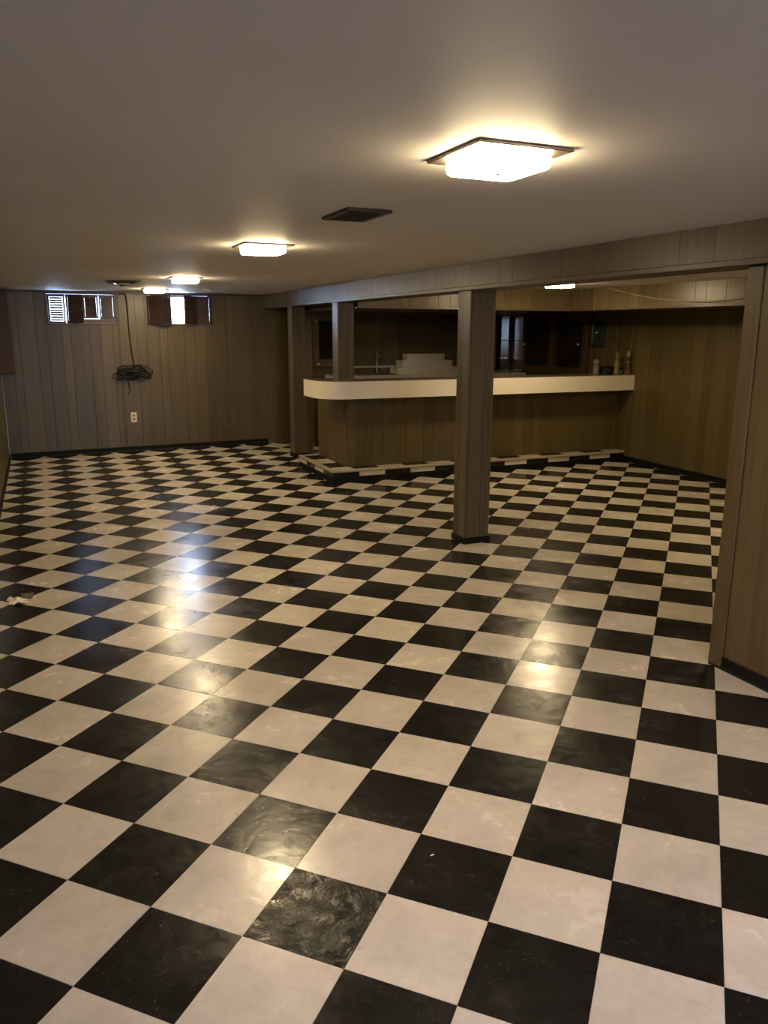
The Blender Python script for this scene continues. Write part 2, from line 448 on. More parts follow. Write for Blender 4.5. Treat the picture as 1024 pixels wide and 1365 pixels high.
# wall behind the camera; its unseen daylight window is added for cooler near light
BWIN = (1.2, 2.1, 1.2, 1.9)
w = structure('wall_back', (lambda bm: ([box(bm, *q) for q in (
    (-0.15, BWIN[0], YB-0.15, YB-0.012, -0.12, CZ), (BWIN[1], RX, YB-0.15, YB-0.012, -0.12, CZ),
    (BWIN[0], BWIN[1], YB-0.15, YB-0.012, -0.12, BWIN[2]), (BWIN[0], BWIN[1], YB-0.15, YB-0.012, BWIN[3], CZ))], bm)[1])(bmesh.new()), SHELL)
planks(w, 0.0, BWIN[0]-0.04, YB, 'x', 1, zlow, CZ-0.001)
planks(w, BWIN[1]+0.04, PX, YB, 'x', 1, zlow, CZ-0.001)
planks(w, BWIN[0]-0.04, BWIN[1]+0.04, YB, 'x', 1, zlow, BWIN[2]-0.04)
bm = bmesh.new()
for q in ((BWIN[0]-0.04, BWIN[0], YB-0.012, YB+0.02, BWIN[2]-0.04, BWIN[3]+0.04), (BWIN[1], BWIN[1]+0.04, YB-0.012, YB+0.02, BWIN[2]-0.04, BWIN[3]+0.04),
          (BWIN[0], BWIN[1], YB-0.012, YB+0.02, BWIN[2]-0.04, BWIN[2]), (BWIN[0], BWIN[1], YB-0.012, YB+0.02, BWIN[3], BWIN[3]+0.04),
          (1.63, 1.67, YB-0.09, YB-0.05, BWIN[2], BWIN[3])): box(bm, *q)
structure('window_3', bm, FRAMEW)  # unseen window, added to let cool daylight onto the near floor

# ================================================================ BEAM, POSTS, SOFFIT
BW = 0.235
beam = thing('ceiling_beam', 'long wood-paneled beam box running under the ceiling over the posts', 'beam', (BX, 5.2, BZ))
bx('core', BX+0.012, BX+BW, YB, FY-0.001, BZ+0.004, CZ-0.001, SHELL, beam)
planks(beam, YB, FY-0.001, BX, 'y', -1, BZ+0.026, CZ-0.001, m=WOODP, start=6, wide=1.9)
bx('side_board', BX+BW-0.002, BX+BW+0.008, PY+0.02, FY-0.4, BZ+0.001, CZ-0.002, WOODP, beam)
bx('bottom_board', BX+0.002, BX+BW+0.006, PY+0.014, FY-0.001, BZ, BZ+0.004, WOODD, beam)
bm = bmesh.new(); box(bm, BX-0.010, BX+0.004, YB, FY-0.001, BZ-0.002, BZ+0.026, 0.003)
obj('edge_molding', bm, WOODP, beam)

def post(x0, x1, y0, y1, z0, z1, label, base=True, grp='paneled posts under the beam'):
    cx, cy = (x0+x1)/2, (y0+y1)/2
    zz = z0 if not callable(z0) else z0(cx, cy)
    t = thing('paneled_post', label, 'post', (cx, cy, zz), grp)
    i = 0.006
    bx('core', x0+i, x1-i, y0+i, y1-i, z0, z1-0.002, SHELL, t)
    # four faces, each of two boards with a groove between, and rounded corner strips
    def face(axis, a, b, fixed, sgn):
        w1 = a + (b-a)*0.62; e = 0.016
        for s0, s1 in ((a+e, w1-0.0015), (w1+0.0015, b-e)):
            lo, hi = sorted((fixed, fixed - sgn*i))
            if axis == 'x': bx('face_board', s0, s1, lo, hi, z0, z1-0.001, WOODP, t, 0.0012)
            else: bx('face_board', lo, hi, s0, s1, z0, z1-0.001, WOODP, t, 0.0012)
    face('x', x0, x1, y0, -1); face('x', x0, x1, y1, 1)
    face('y', y0, y1, x0, -1); face('y', y0, y1, x1, 1)
    for X in (x0, x1):
        for Y in (y0, y1):
            sx = 1 if X == x0 else -1; sy = 1 if Y == y0 else -1
            a0, a1 = sorted((X-sx*0.003, X+sx*0.0155)); b0, b1 = sorted((Y-sy*0.003, Y+sy*0.0155))
            bm = bmesh.new(); box(bm, a0, a1, b0, b1, z0, z1-0.001, 0.004); obj('corner_strip', bm, WOODP, t)
    if base:
        bm = bmesh.new(); c = 0.011
        z1b = zf(cx, cy) + 0.05
        box(bm, x0-c, x1+c, y0-c, y0-0.0035, zf, z1b); box(bm, x0-c, x1+c, y1+0.0035, y1+c, zf, z1b)
        box(bm, x0-c, x0-0.0035, y0-0.0035, y1+0.0035, zf, z1b); box(bm, x1+0.0035, x1+c, y0-0.0035, y1+0.0035, zf, z1b)
        obj('base_cove', bm, COVE, t)
    return t
post(3.375, 3.585, 5.18, 5.365, zf, BZ, 'nearest paneled post standing free on the checkered floor')
CT = 1.096   # bar counter top height
post(3.36, 3.535, 7.965, 8.135, CT+0.003, BZ, 'short paneled post standing on the corner of the bar top', base=False)
post(3.36, 3.53, 9.63, 9.80, zf, BZ, 'paneled post farthest away, beyond the left end of the bar')
t = thing('end_panel', 'narrow paneled wall stub beside the farthest post behind the bar', 'panel', (3.63, 9.8, zf(3.63, 9.8)))
bx('core', 3.545, 3.655, 9.78, 9.86, zf, SZ-0.004, SHELL, t)
bx('face_board', 3.54, 3.598, 9.772, 9.779, zf, SZ-0.004, WOODS, t, 0.001)
bx('face_board', 3.601, 3.66, 9.772, 9.779, zf, SZ-0.004, WOODS, t, 0.001)

# soffit: dropped box over the bar and along the right wall
SX, SY = 6.33, 8.0
t = thing('bar_soffit', 'wood-paneled soffit box dropping from the ceiling over the bar and along the right wall', 'soffit', (5.2, SY, SZ))
bm = bmesh.new(); box(bm, BX+BW+0.009, RX-0.001, SY+0.012, BY-0.001, SZ+0.006, CZ-0.001); box(bm, SX+0.012, RX-0.001, PY+0.002, SY+0.012, SZ+0.006, CZ-0.001)
obj('core', bm, SHELL, t)
planks(t, BX+BW+0.01, SX+0.01, SY, 'x', -1, SZ+0.022, CZ-0.001, m=WOODS, start=2)
planks(t, PY+0.002, SY, SX, 'y', -1, SZ+0.022, CZ-0.001, m=WOODS, start=4, wide=1.6)
bm = bmesh.new(); box(bm, BX+BW+0.01, RX-0.001, SY-0.002, BY-0.001, SZ, SZ+0.006); box(bm, SX-0.002, RX-0.001, PY+0.002, SY-0.002, SZ, SZ+0.006)
obj('bottom_board', bm, WOODC, t)
bm = bmesh.new(); box(bm, BX+BW+0.01, SX-0.008, SY-0.010, SY-0.0005, SZ-0.002, SZ+0.022, 0.002); box(bm, SX-0.010, SX-0.0005, PY+0.002, SY-0.010, SZ-0.002, SZ+0.022, 0.002)
obj('edge_molding', bm, LAMT, t)

# ================================================================ CEILING LIGHTS
EMIT = {}
def emit_mat(col, s):
    k = (col, s)
    if k not in EMIT:
        m = mat('glowing_diffuser', (0.8, 0.75, 0.65), 0.4, emit=col, es=s); n = N(m)
        # the bulbs sit above the bottom pane, the rim of the glass is dimmer
        g = n.n('ShaderNodeNewGeometry'); z = n.n('ShaderNodeSeparateXYZ', {0: g.outputs['Normal']})
        e = n.n('ShaderNodeMapRange', {0: z.outputs['Z'], 1: -1.0, 2: 0.0, 3: s, 4: s*0.5})
        n.link(e.outputs[0], n.b.inputs['Emission Strength']); EMIT[k] = m
    return EMIT[k]
def ceiling_light(x, y, label, s=LAMP, col=LAMP_COL, w=0.29, d=0.30):
    t = thing('ceiling_light', label, 'light', (x, y, CZ), 'square ceiling lights')
    bm = bmesh.new(); box(bm, x-w/2, x+w/2, y-d/2, y+d/2, CZ-0.009, CZ-0.0005, 0.002); obj('mounting_plate', bm, PLATE, t)
    a, b = w/2-0.034, d/2-0.034
    bm = bmesh.new()
    rings = []
    for k, (sc, z) in enumerate(((1.0, -0.009), (1.0, -0.034), (0.985, -0.041), (0.93, -0.046))):
        ring = []
        R = 0.03
        for cxs, cys, a0 in ((1, 1, 0), (-1, 1, 90), (-1, -1, 180), (1, -1, 270)):
            for j in range(5):
                th = math.radians(a0 + j*22.5)
                ring.append(bm.verts.new((x + (cxs*(a-R) + R*math.cos(th))*sc, y + (cys*(b-R) + R*math.sin(th))*sc, CZ+z)))
        rings.append(ring)
    n = len(rings[0])
    for A, B in zip(rings, rings[1:]):
        for k in range(n): bm.faces.new((A[k], A[(k+1) % n], B[(k+1) % n], B[k]))
    bm.faces.new(rings[-1]); bm.faces.new(rings[0][::-1])
    obj('glass_diffuser', bm, emit_mat(col, s), t)
    bm = bmesh.new(); lathe(bm, x, y, CZ-0.0535, [(0.004, 0), (0.009, 0.003), (0.009, 0.007)], 10); obj('finial', bm, PLATE, t)
ceiling_light(1.665, 2.015, 'glowing square ceiling light nearest the camera')
ceiling_light(1.69, 4.63, 'glowing square ceiling light second from the camera, beyond the dark grille')
ceiling_light(1.77, 7.75, 'glowing square ceiling light third from the camera, beside the round-edged diffuser')
ceiling_light(1.78, 9.98, 'glowing square ceiling light farthest away, just before the right-hand window')
ceiling_light(5.34, 6.86, 'glowing square ceiling light in front of the bar, seen under the beam')
ceiling_light(5.6, 4.15, 'unseen square ceiling light added behind the beam to brighten the bar side')  # unseen lamp, added to light the bar side
ceiling_light(1.67, -0.75, 'unseen square ceiling light added behind the camera to cool the near floor', col=BACK_COL, s=LAMP*2.7)  # unseen lamp, added for cooler light on near floor and ceiling

# ceiling grille
t = thing('ceiling_vent', 'dark square air grille in the ceiling between the first two lights', 'vent', (1.72, 3.225, CZ))
x0, x1, y0, y1 = 1.62, 1.815, 3.07, 3.38
bm = bmesh.new()
for q in ((x0, x1, y0, y0+0.025), (x0, x1, y1-0.025, y1), (x0, x0+0.025, y0+0.025, y1-0.025), (x1-0.025, x1, y0+0.025, y1-0.025)): box(bm, *q, CZ-0.012, CZ-0.0005, 0.002)
obj('frame', bm, BRONZE, t)
bx('backing', x0+0.02, x1-0.02, y0+0.02, y1-0.02, CZ-0.002, CZ-0.0005, GROOVE, t)
for k in range(11):
    yy = y0+0.038 + k*0.0235; bm = bmesh.new(); vs = box(bm, x0+0.026, x1-0.026, yy, yy+0.002, CZ-0.012, CZ-0.001)
    bmesh.ops.rotate(bm, verts=bm.verts, cent=(0, yy, CZ-0.006), matrix=Matrix.Rotation(0.6, 3, 'X')); obj('louver', bm, BRONZE, t)
# stepped diffuser further on
t = thing('ceiling_vent', 'dark stepped metal air diffuser on the ceiling before the far wall', 'vent', (1.29, 8.65, CZ))
for k, (hw, z) in enumerate(((0.165, 0.006), (0.125, 0.018), (0.085, 0.030), (0.045, 0.042))):
    bm = bmesh.new(); cx, cy = 1.29, 8.65; hd = hw*1.5
    o_ = [(cx-hw, cy-hd), (cx+hw, cy-hd), (cx+hw, cy+hd), (cx-hw, cy+hd)]
    q = hw-0.03
    i_ = [(cx-q, cy-q*1.5), (cx+q, cy-q*1.5), (cx+q, cy+q*1.5), (cx-q, cy+q*1.5)]
    A = [bm.verts.new((*p, CZ-max(z-0.022, 0.0006))) for p in o_]; B = [bm.verts.new((*p, CZ-z-0.004)) for p in i_]; B2 = [bm.verts.new((*p, CZ-z-0.001)) for p in i_]; A2 = [bm.verts.new((*p, CZ-max(z-0.018, 0.0002))) for p in o_]
    for j in range(4):
        jj = (j+1) % 4
        bm.faces.new((A[j], A[jj], B[jj], B[j])); bm.faces.new((A2[j], A2[jj], B2[jj], B2[j])); bm.faces.new((A[j], A[jj], A2[jj], A2[j])); bm.faces.new((B[j], B[jj], B2[jj], B2[j]))
    obj('ring', bm, BRONZE if k in (0, 1, 3) else CHROME, t)
bx('backing', 1.29-0.05, 1.29+0.05, 8.65-0.075, 8.65+0.075, CZ-0.03, CZ-0.001, BRONZE, t)

# ================================================================ FAR WINDOWS
def window(n, Wn):
    x0, x1, z0, z1 = Wn
    bm = bmesh.new(); fy0, fy1 = FY-0.008, FY+0.02; c = 0.022
    box(bm, x0-0.001, x0+c, fy0, fy1, z0, z1); box(bm, x1-c, x1+0.001, fy0, fy1, z0, z1)
    box(bm, x0+c, x1-c, fy0, fy1, z0, z0+0.014); box(bm, x0+c, x1-c, fy0, fy1, z1-0.012, z1)
    w = structure('window_%d' % n, bm, WOODD)
    bm = bmesh.new(); a = FY+0.16
    box(bm, x0, x0+0.03, a, a+0.03, z0, z1); box(bm, x1-0.03, x1, a, a+0.03, z0, z1)
    box(bm, x0+0.03, x1-0.03, a, a+0.03, z0, z0+0.03); box(bm, x0+0.03, x1-0.03, a, a+0.03, z1-0.03, z1)
    obj('sash', bm, FRAMEW, w)
    bx('pane', x0+0.03, x1-0.03, a+0.013, a+0.017, z0+0.03, z1-0.03, PANE, w)
    return w
w1 = window(1, W1); w2 = window(2, W2)
def shutter(w, hx, hy, width, ang, z0, z1, tilt, m=WOODD, nsl=10):
    """louvred leaf hinged at (hx, hy), swung by ang degrees from the +x direction"""
    R = Matrix.Rotation(math.radians(ang), 4, 'Z'); T = Matrix.Translation((hx, hy, 0)) @ R
    bm = bmesh.new(); s = 0.024; th = 0.016
    box(bm, 0, s, -th/2, th/2, z0, z1); box(bm, width-s, width, -th/2, th/2, z0, z1)
    box(bm, s, width-s, -th/2, th/2, z0, z0+0.032); box(bm, s, width-s, -th/2, th/2, z1-0.032, z1)
    bmesh.ops.transform(bm, matrix=T, verts=bm.verts)
    o = obj('shutter', bm, m, w)
    h = z1-z0-0.064
    for k in range(nsl):
        zc = z0+0.032 + h*(k+0.5)/nsl; bm = bmesh.new(); q = h/nsl*0.58
        box(bm, s+0.001, width-s-0.001, -q, q, zc-0.002, zc+0.002)
        bmesh.ops.rotate(bm, verts=bm.verts, cent=(0, 0, zc), matrix=Matrix.Rotation(math.radians(tilt), 3, 'X'))
        bmesh.ops.transform(bm, matrix=T, verts=bm.verts)
        obj('slat', bm, m, o)
    bm = bmesh.new(); p = T @ Vector((width-0.012, -th/2-0.008, (z0+z1)/2))
    bmesh.ops.create_uvsphere(bm, u_segments=8, v_segments=6, radius=0.008, matrix=Matrix.Translation(p)); obj('knob', bm, CHROME, o)
za, zb = W1[2]+0.016, W1[3]-0.016
shutter(w1, 0.600, FY, 0.203, 0, za, zb, -45)
shutter(w1, 0.812, FY-0.012, 0.205, -14, za, zb, 80)
shutter(w1, 1.012, FY, 0.188, 0, za+0.063, zb, 62)
shutter(w1, 1.205, FY, 0.193, 0, za+0.058, zb, 86)
bx('bottom_rail', 1.000, 1.397, FY-0.010, FY+0.012, W1[2]+0.015, W1[2]+0.078, WOOD, w1)
za, zb = W2[2]+0.016, W2[3]-0.014
shutter(w2, 1.800, FY-0.012, 0.20, -38, za, zb, 88)
shutter(w2, 1.812+0.15, FY-0.135, 0.16, 32, za, zb, 84)
shutter(w2, 2.262, FY-0.10, 0.20, 28, za, zb, 80)
shutter(w2, 2.436, FY-0.003, 0.192, 0, za, zb, 88)

# ================================================================ THINGS ON THE FAR WALL
def pt(px, pz, y=FY-0.012): return (px, y, pz)
t = thing('cable_coil', 'tangled black cable coil hanging by its cord on the far wall between the windows', 'cable', (1.56, FY-0.02, 1.10))
bm = bmesh.new()
tube(bm, spline([(1.46, FY-0.02, 2.055), (1.53, FY-0.018, 2.06), (1.548, FY-0.016, 1.9), (1.552, FY-0.012, 1.6), (1.566, FY-0.012, 1.35), (1.585, FY-0.02, 1.16), (1.57, FY-0.04, 1.09)]), 0.008, 6)
obj('hanging_cord', bm, RUBBER, t)
rc = random.Random(4)
for k in range(13):
    bm = bmesh.new(); cx = 1.56 + rc.uniform(-0.09, 0.10); cz = 1.075 + rc.uniform(-0.045, 0.03); a = rc.uniform(0.10, 0.20); b = rc.uniform(0.03, 0.08)
    ph = rc.uniform(-0.32, 0.32); y = FY-0.02-rc.uniform(0, 0.05)
    pts = []
    for j in range(29):
        th = j/28*2*math.pi*1.05 + rc.uniform(-0.05, 0.05)
        X = a*math.cos(th); Z = b*math.sin(th)*(1+0.3*math.sin(3*th+k))
        pts.append((cx + X*math.cos(ph)-Z*math.sin(ph), y+0.012*math.sin(2*th+k), cz + X*math.sin(ph)+Z*math.cos(ph)-0.1*(X*X)))
    tube(bm, pts, 0.0058, 6); obj('loop', bm, RUBBER, t, True)
bm = bmesh.new(); bmesh.ops.create_uvsphere(bm, u_segments=14, v_segments=8, radius=1)
for v in bm.verts:
    v.co = Vector((1.565 + v.co.x*0.105*(1+0.1*math.sin(9*v.co.z+4*v.co.x)), FY-0.045+v.co.y*0.03, 1.078+v.co.z*0.032*(1+0.25*math.sin(7*v.co.x))))
obj('wound_bundle', bm, RUBBER, t)
bm = bmesh.new(); tube(bm, spline([(1.52, FY-0.03, 1.05), (1.50, FY-0.022, 0.95), (1.515, FY-0.015, 0.85), (1.49, FY-0.014, 0.78)]), 0.005, 6); obj('loose_end', bm, RUBBER, t)

t = thing('wall_outlet', 'small ivory outlet plate low on the far wall under the cable coil', 'outlet', (1.541, FY, 0.42))
bm = bmesh.new(); box(bm, 1.503, 1.579, FY-0.007, FY-0.0005, 0.412, 0.545, 0.003); obj('cover_plate', bm, IVORY, t)
for zc in (0.455, 0.502):
    bm = bmesh.new(); box(bm, 1.525, 1.557, FY-0.009, FY-0.006, zc-0.014, zc+0.014, 0.002); o = obj('socket', bm, PALE, t)

t = thing('corner_cabinet', 'reddish wooden box hanging in the far left corner under the ceiling', 'cabinet', (0.1, 10.7, 1.09))
bx('body', 0.001, 0.17, 10.42, FY-0.001, 1.10, CZ-0.03, WOODR, t, 0.003)
bx('door', 0.008, 0.163, 10.408, 10.419, 1.12, CZ-0.05, WOODR, t, 0.002)
bx('bottom_panel', 0.004, 0.166, 10.425, FY-0.004, 1.088, 1.099, WOODD, t)

# ================================================================ BAR
XL, XP, YP, YS, XS = 3.10, 3.46, 8.0, 7.84, 3.24
t = thing('bar_footrest', 'low tiled step around the foot of the bar, black and white squares', 'step', (5.2, YS, zf(5.2, YS)))
ST = 0.15
bm = bmesh.new()
box(bm, XS+0.012, RX-0.002, YS+0.012, YP+0.15, zf, ST-0.022); box(bm, XS+0.012, XP+0.16, YP+0.15, 9.04, zf, ST-0.022)
obj('core', bm, SHELL, t)
def ztop(x, y): return zf(x, y)+0.052
# black cove under the tiles
bm = bmesh.new(); box(bm, XS-0.002, RX-0.002, YS-0.002, YS+0.011, zf, 0.070); box(bm, XS-0.002, XS+0.011, YS+0.011, 9.04, zf, 0.070)
obj('base_cove', bm, COVE, t)
x = XS; k = 0
while x < RX-0.01:
    e = min(x+0.307, RX-0.002)
    bx('tile', x+0.001, e-0.001, YS+0.001, YS+0.012, 0.071, ST-0.024, TW if k % 2 else TB, t, 0.0008)
    e2 = min(x+0.307, RX-0.002)
    x = e; k += 1
y = YS+0.012; k = 0
while y < 9.03:
    e = min(y+0.302, 9.04)
    bx('tile', XS+0.001, XS+0.012, y+0.001, e-0.001, 0.071, ST-0.024, TW if k % 2 else TB, t, 0.0008)
    y = e; k += 1
# tread tiles
x = XS+0.22-0.305; k = 0
xs = [XS+0.03, XS+0.26]
while xs[-1] < RX-0.01: xs.append(min(xs[-1]+0.307, RX-0.002))
for k, (a, b) in enumerate(zip(xs, xs[1:])):
    if k == 0: continue
    bx('tread_tile', a+0.001, b-0.001, YS+0.032, YP-0.002, ST-0.021, ST-0.002, TB if k % 2 else TW, t, 0.0008)
ys = [YS+0.032, YS+0.19]
while ys[-1] < 9.03: ys.append(min(ys[-1]+0.305, 9.04))
for k, (a, b) in enumerate(zip(ys, ys[1:])):
    bx('tread_tile', XS+0.032, XP-0.002 if k else XS+0.26, a+0.001, b-0.001, ST-0.021, ST-0.002, TB if k % 2 else TW, t, 0.0008)
# rounded nosing
bm = bmesh.new()
prof = [(-0.012, -0.026), (-0.016, -0.014), (-0.012, -0.004), (-0.004, 0.0), (0.030, 0.0), (0.030, -0.021), (0.0, -0.024)]
rows = []
for P, dx, dy in (((RX-0.002, YS), 0, 1), ((XS, YS), 1, 1), ((XS, 9.04), 1, 0)):
    rows.append([bm.verts.new((P[0]+d*dx, P[1]+d*dy, ST+q)) for d, q in prof])
for A, B in zip(rows, rows[1:]):
    for j in range(7): bm.faces.new((A[j], A[(j+1) % 7], B[(j+1) % 7], B[j]))
bm.faces.new(rows[0]); bm.faces.new(rows[-1][::-1])
obj('nosing', bm, mat('beige_nosing', (0.36, 0.30, 0.20), 0.3), t)

CB = 0.914
bar = thing('bar', 'wood-paneled home bar front and end standing behind the tiled step', 'bar', (5.2, YP, ST))
bm = bmesh.new(); box(bm, XP+0.012, RX-0.003, YP+0.012, 8.10, ST-0.001, CB-0.001); box(bm, XP+0.012, XP+0.12, 8.10, 8.97, ST-0.001, CB-0.001)
obj('core', bm, SHELL, bar)
planks(bar, XP+0.013, RX-0.003, YP, 'x', -1, ST, CB-0.001, start=1)
planks(bar, YP+0.001, 8.97, XP, 'y', -1, ST, CB-0.001, start=3)
bx('corner_strip', XP-0.003, XP+0.012, YP-0.003, YP+0.010, ST, CB-0.001, WOOD, bar, 0.002)

# counter: bullnosed L shape
def arc(cx, cy, r_, a0, a1, n=9): return [(cx+r_*math.cos(math.radians(a0+(a1-a0)*i/n)), cy+r_*math.sin(math.radians(a0+(a1-a0)*i/n))) for i in range(n+1)]
YC = 7.74; RC = 0.30
outl = [(RX-0.002, YC)] + arc(XL+RC+0.005, YC+RC, RC, 270, 180)[0:] + [(XL+0.005, 8.39), (3.56, 8.39)] + [(3.56, 8.16), (RX-0.002, 8.16)]
outl = outl[::-1]
top = thing('bar_countertop', 'bar countertop with a deep white laminate edge band and rounded left corner', 'countertop', (5.2, 7.95, CB))
prism('edge_band', outl, CB, CT-0.001, LAM, top)
# thin brown laminate sheet, a little inside the band
cxm, cym = 5.0, 8.0
ins = [(RX-0.003, YC+0.004)] + arc(XL+RC+0.005, YC+RC, RC-0.004, 270, 180) + [(XL+0.009, 8.386), (3.556, 8.386), (3.556, 8.156), (RX-0.003, 8.156)]
prism('brown_top', ins[::-1], CT-0.0008, CT+0.0018, LAMT, top)

# back bar along the wall
KB = 1.012; KY = 10.12
t = thing('back_counter', 'low back counter with pale edge along the wall behind the bar', 'counter', (5.3, BY, 0))
bx('body', 4.1, RX-0.003, KY+0.03, BY-0.002, zf, KB-0.047, WOOD, t)
bm = bmesh.new()
for q in ((4.1, 4.50, KY, BY-0.002), (5.16, RX-0.003, KY, BY-0.002), (4.50, 5.16, KY, KY+0.07), (4.50, 5.16, BY-0.06, BY-0.002)): box(bm, *q, KB-0.046, KB)
obj('counter_slab', bm, GREY, t)
t = thing('backsplash_ledge', 'pale low ledge along the wall above the bar sink', 'ledge', (4.7, BY, KB))
bx('board', 4.45, 5.30, BY-0.028, BY-0.003, KB+0.001, KB+0.085, WOODC, t)
bx('ledge_cap', 4.45, 5.30, BY-0.040, BY-0.003, KB+0.0855, KB+0.115, GREY, t, 0.002)
t = thing('sink', 'dark bar sink set in the back counter under the faucet', 'sink', (4.8, 10.33, KB))
bm = bmesh.new(); X0, X1, Y0, Y1 = 4.505, 5.155, KY+0.075, BY-0.065
box(bm, X0, X1, Y0, Y1, KB-0.040, KB-0.034)
for q in ((X0, X1, Y0, Y0+0.006), (X0, X1, Y1-0.006, Y1), (X0, X0+0.006, Y0+0.006, Y1-0.006), (X1-0.006, X1, Y0+0.006, Y1-0.006)): box(bm, *q, KB-0.034, KB+0.002)
obj('basin', bm, STEEL, t); bm = bmesh.new(); lathe(bm, 4.82, 10.32, KB-0.0345, [(0.03, 0), (0.03, 0.003), (0.02, 0.004)], 12); obj('drain', bm, CHROME, t)
t = thing('faucet', 'thin chrome gooseneck faucet standing at the bar sink', 'faucet', (4.86, BY-0.05, KB))
bm = bmesh.new(); X = 4.86; Y = 10.18
lathe(bm, X, BY-0.075, KB, [(0.02, 0.001), (0.02, 0.01), (0.011, 0.02)], 12); obj('base', bm, CHROME, t)
bm = bmesh.new(); tube(bm, spline([(X, BY-0.075, KB+0.015), (X, BY-0.075, KB+0.2), (X, BY-0.09, KB+0.29), (X, BY-0.12, KB+0.315), (X, BY-0.17, KB+0.27), (X, BY-0.175, KB+0.24)]), 0.011, 8); obj('spout', bm, CHROME, t, True)
for s in (-1, 1):
    bm = bmesh.new(); tube(bm, [(X, BY-0.078, KB+0.04), (X+s*0.05, BY-0.078, KB+0.045), (X+s*0.055, BY-0.078, KB+0.06)], 0.007, 6); obj('handle', bm, CHROME, t)

# three tier bottle stand
t = thing('tiered_bottle_stand', 'pale three-tier curved bottle display stand on the back counter', 'stand', (5.60, BY, KB))
cx = 5.575
BS = BY-0.045
for k, (hw, yf, z0, z1) in enumerate(((0.50, KY+0.015, KB+0.001, KB+0.095), (0.405, KY+0.10, KB+0.099, KB+0.187), (0.305, KY+0.19, KB+0.191, KB+0.275))):
    d = BS-yf
    pts = [(cx-hw, BS)] + [(cx + hw*math.sin(math.radians(a)) if abs(a) < 90 else cx+hw*(1 if a > 0 else -1), BS - d*(0.72+0.28*math.cos(math.radians(a)))) for a in range(-90, 91, 10)] + [(cx+hw, BS)]
    prism('tier', pts, z0, z1, GREY, t)
    pts2 = [(cx+(x-cx)*1.012, (BS)-((BS)-y)*1.015) for x, y in pts]
    prism('tread_edge', pts2, z1+0.0002, z1+0.004, LAM, t)

t = thing('access_panel', 'narrow framed wooden panel on the wall above the sink', 'panel', (5.09, BY, 1.15))
bm = bmesh.new()
for q in ((4.955, 4.985, 1.13, 1.55), (5.205, 5.235, 1.13, 1.55), (4.985, 5.205, 1.515, 1.55), (4.985, 5.205, 1.13, 1.15)): box(bm, q[0], q[1], BY-0.016, BY-0.001, q[2], q[3])
obj('frame', bm, WOODC, t); bx('panel_board', 4.986, 5.204, BY-0.008, BY-0.001, 1.151, 1.514, WOODP, t)

# ---------------------------------------------------------------- cabinets with dark glass doors
def glass_door(parent, axis, fixed, a, b, z0, z1, knob_at, sgn, handed=1):
    """framed glass door; axis 'x' runs along x facing -y, 'y' runs along y facing -x"""
    def q(s0, s1, d0, d1, zz0, zz1):
        lo, hi = sorted((fixed - d0, fixed - d1))
        return (s0, s1, lo, hi, zz0, zz1) if axis == 'x' else (lo, hi, s0, s1, zz0, zz1)
    st = 0.085 if axis == 'y' else 0.055
    bm = bmesh.new()
    for s0, s1, c0, c1 in ((a, a+st, z0, z1), (b-st, b, z0, z1), (a+st, b-st, z0, z0+0.10), (a+st, b-st, z1-0.09, z1)):
        box(bm, *q(s0, s1, 0.0, 0.02, c0, c1), 0.002)
    d = obj('door', bm, WOODC, parent)
    bm = bmesh.new(); box(bm, *q(a+st, b-st, 0.004, 0.010, z0+0.10, z1-0.09)); obj('glass', bm, DGLASS, d)
    bm = bmesh.new(); w_ = 0.010
    for s0, s1, c0, c1 in ((a+st, a+st+w_, z0+0.10, z1-0.09), (b-st-w_, b-st, z0+0.10, z1-0.09), (a+st+w_, b-st-w_, z0+0.10, z0+0.11), (a+st+w_, b-st-w_, z1-0.10, z1-0.09)):
        box(bm, *q(s0, s1, 0.010, 0.023, c0, c1))
    obj('glass_bead', bm, WOODD, d)
    for ks, kz in knob_at:
        p = Vector((ks, fixed-0.034, kz)) if axis == 'x' else Vector((fixed-0.034, ks, kz))
        bm = bmesh.new(); bmesh.ops.create_uvsphere(bm, u_segments=10, v_segments=8, radius=0.015, matrix=Matrix.Translation(p))
        bx_ = q(ks-0.005, ks+0.005, 0.02, 0.03, kz-0.005, kz+0.005); box(bm, *bx_); obj('knob', bm, GLINTW, d)
t = thing('display_cabinet', 'dark brown double-door cabinet with glass panes on the right wall behind the bar', 'cabinet', (RX, 9.4, 1.03))
bx('body', RX-0.045, RX-0.001, 8.64, 10.17, 1.02, SZ-0.002, WOODC, t)
glass_door(t, 'y', RX-0.046, 9.405, 10.16, 1.03, SZ-0.01, ((10.11, 1.425),), -1)
glass_door(t, 'y', RX-0.046, 8.65, 9.40, 1.03, SZ-0.01, ((8.80, 1.445),), -1)
t = thing('display_cabinet', 'narrow dark glass cabinet seen between the two posts at the left end of the bar', 'cabinet', (4.12, BY, 0.95))
bx('body', 3.93, 4.42, BY-0.04, BY-0.001, KB+0.10, SZ-0.002, WOODC, t)
glass_door(t, 'x', BY-0.041, 3.94, 4.41, KB+0.105, SZ-0.01, ((3.972, 1.745), (3.985, 1.16)), -1)

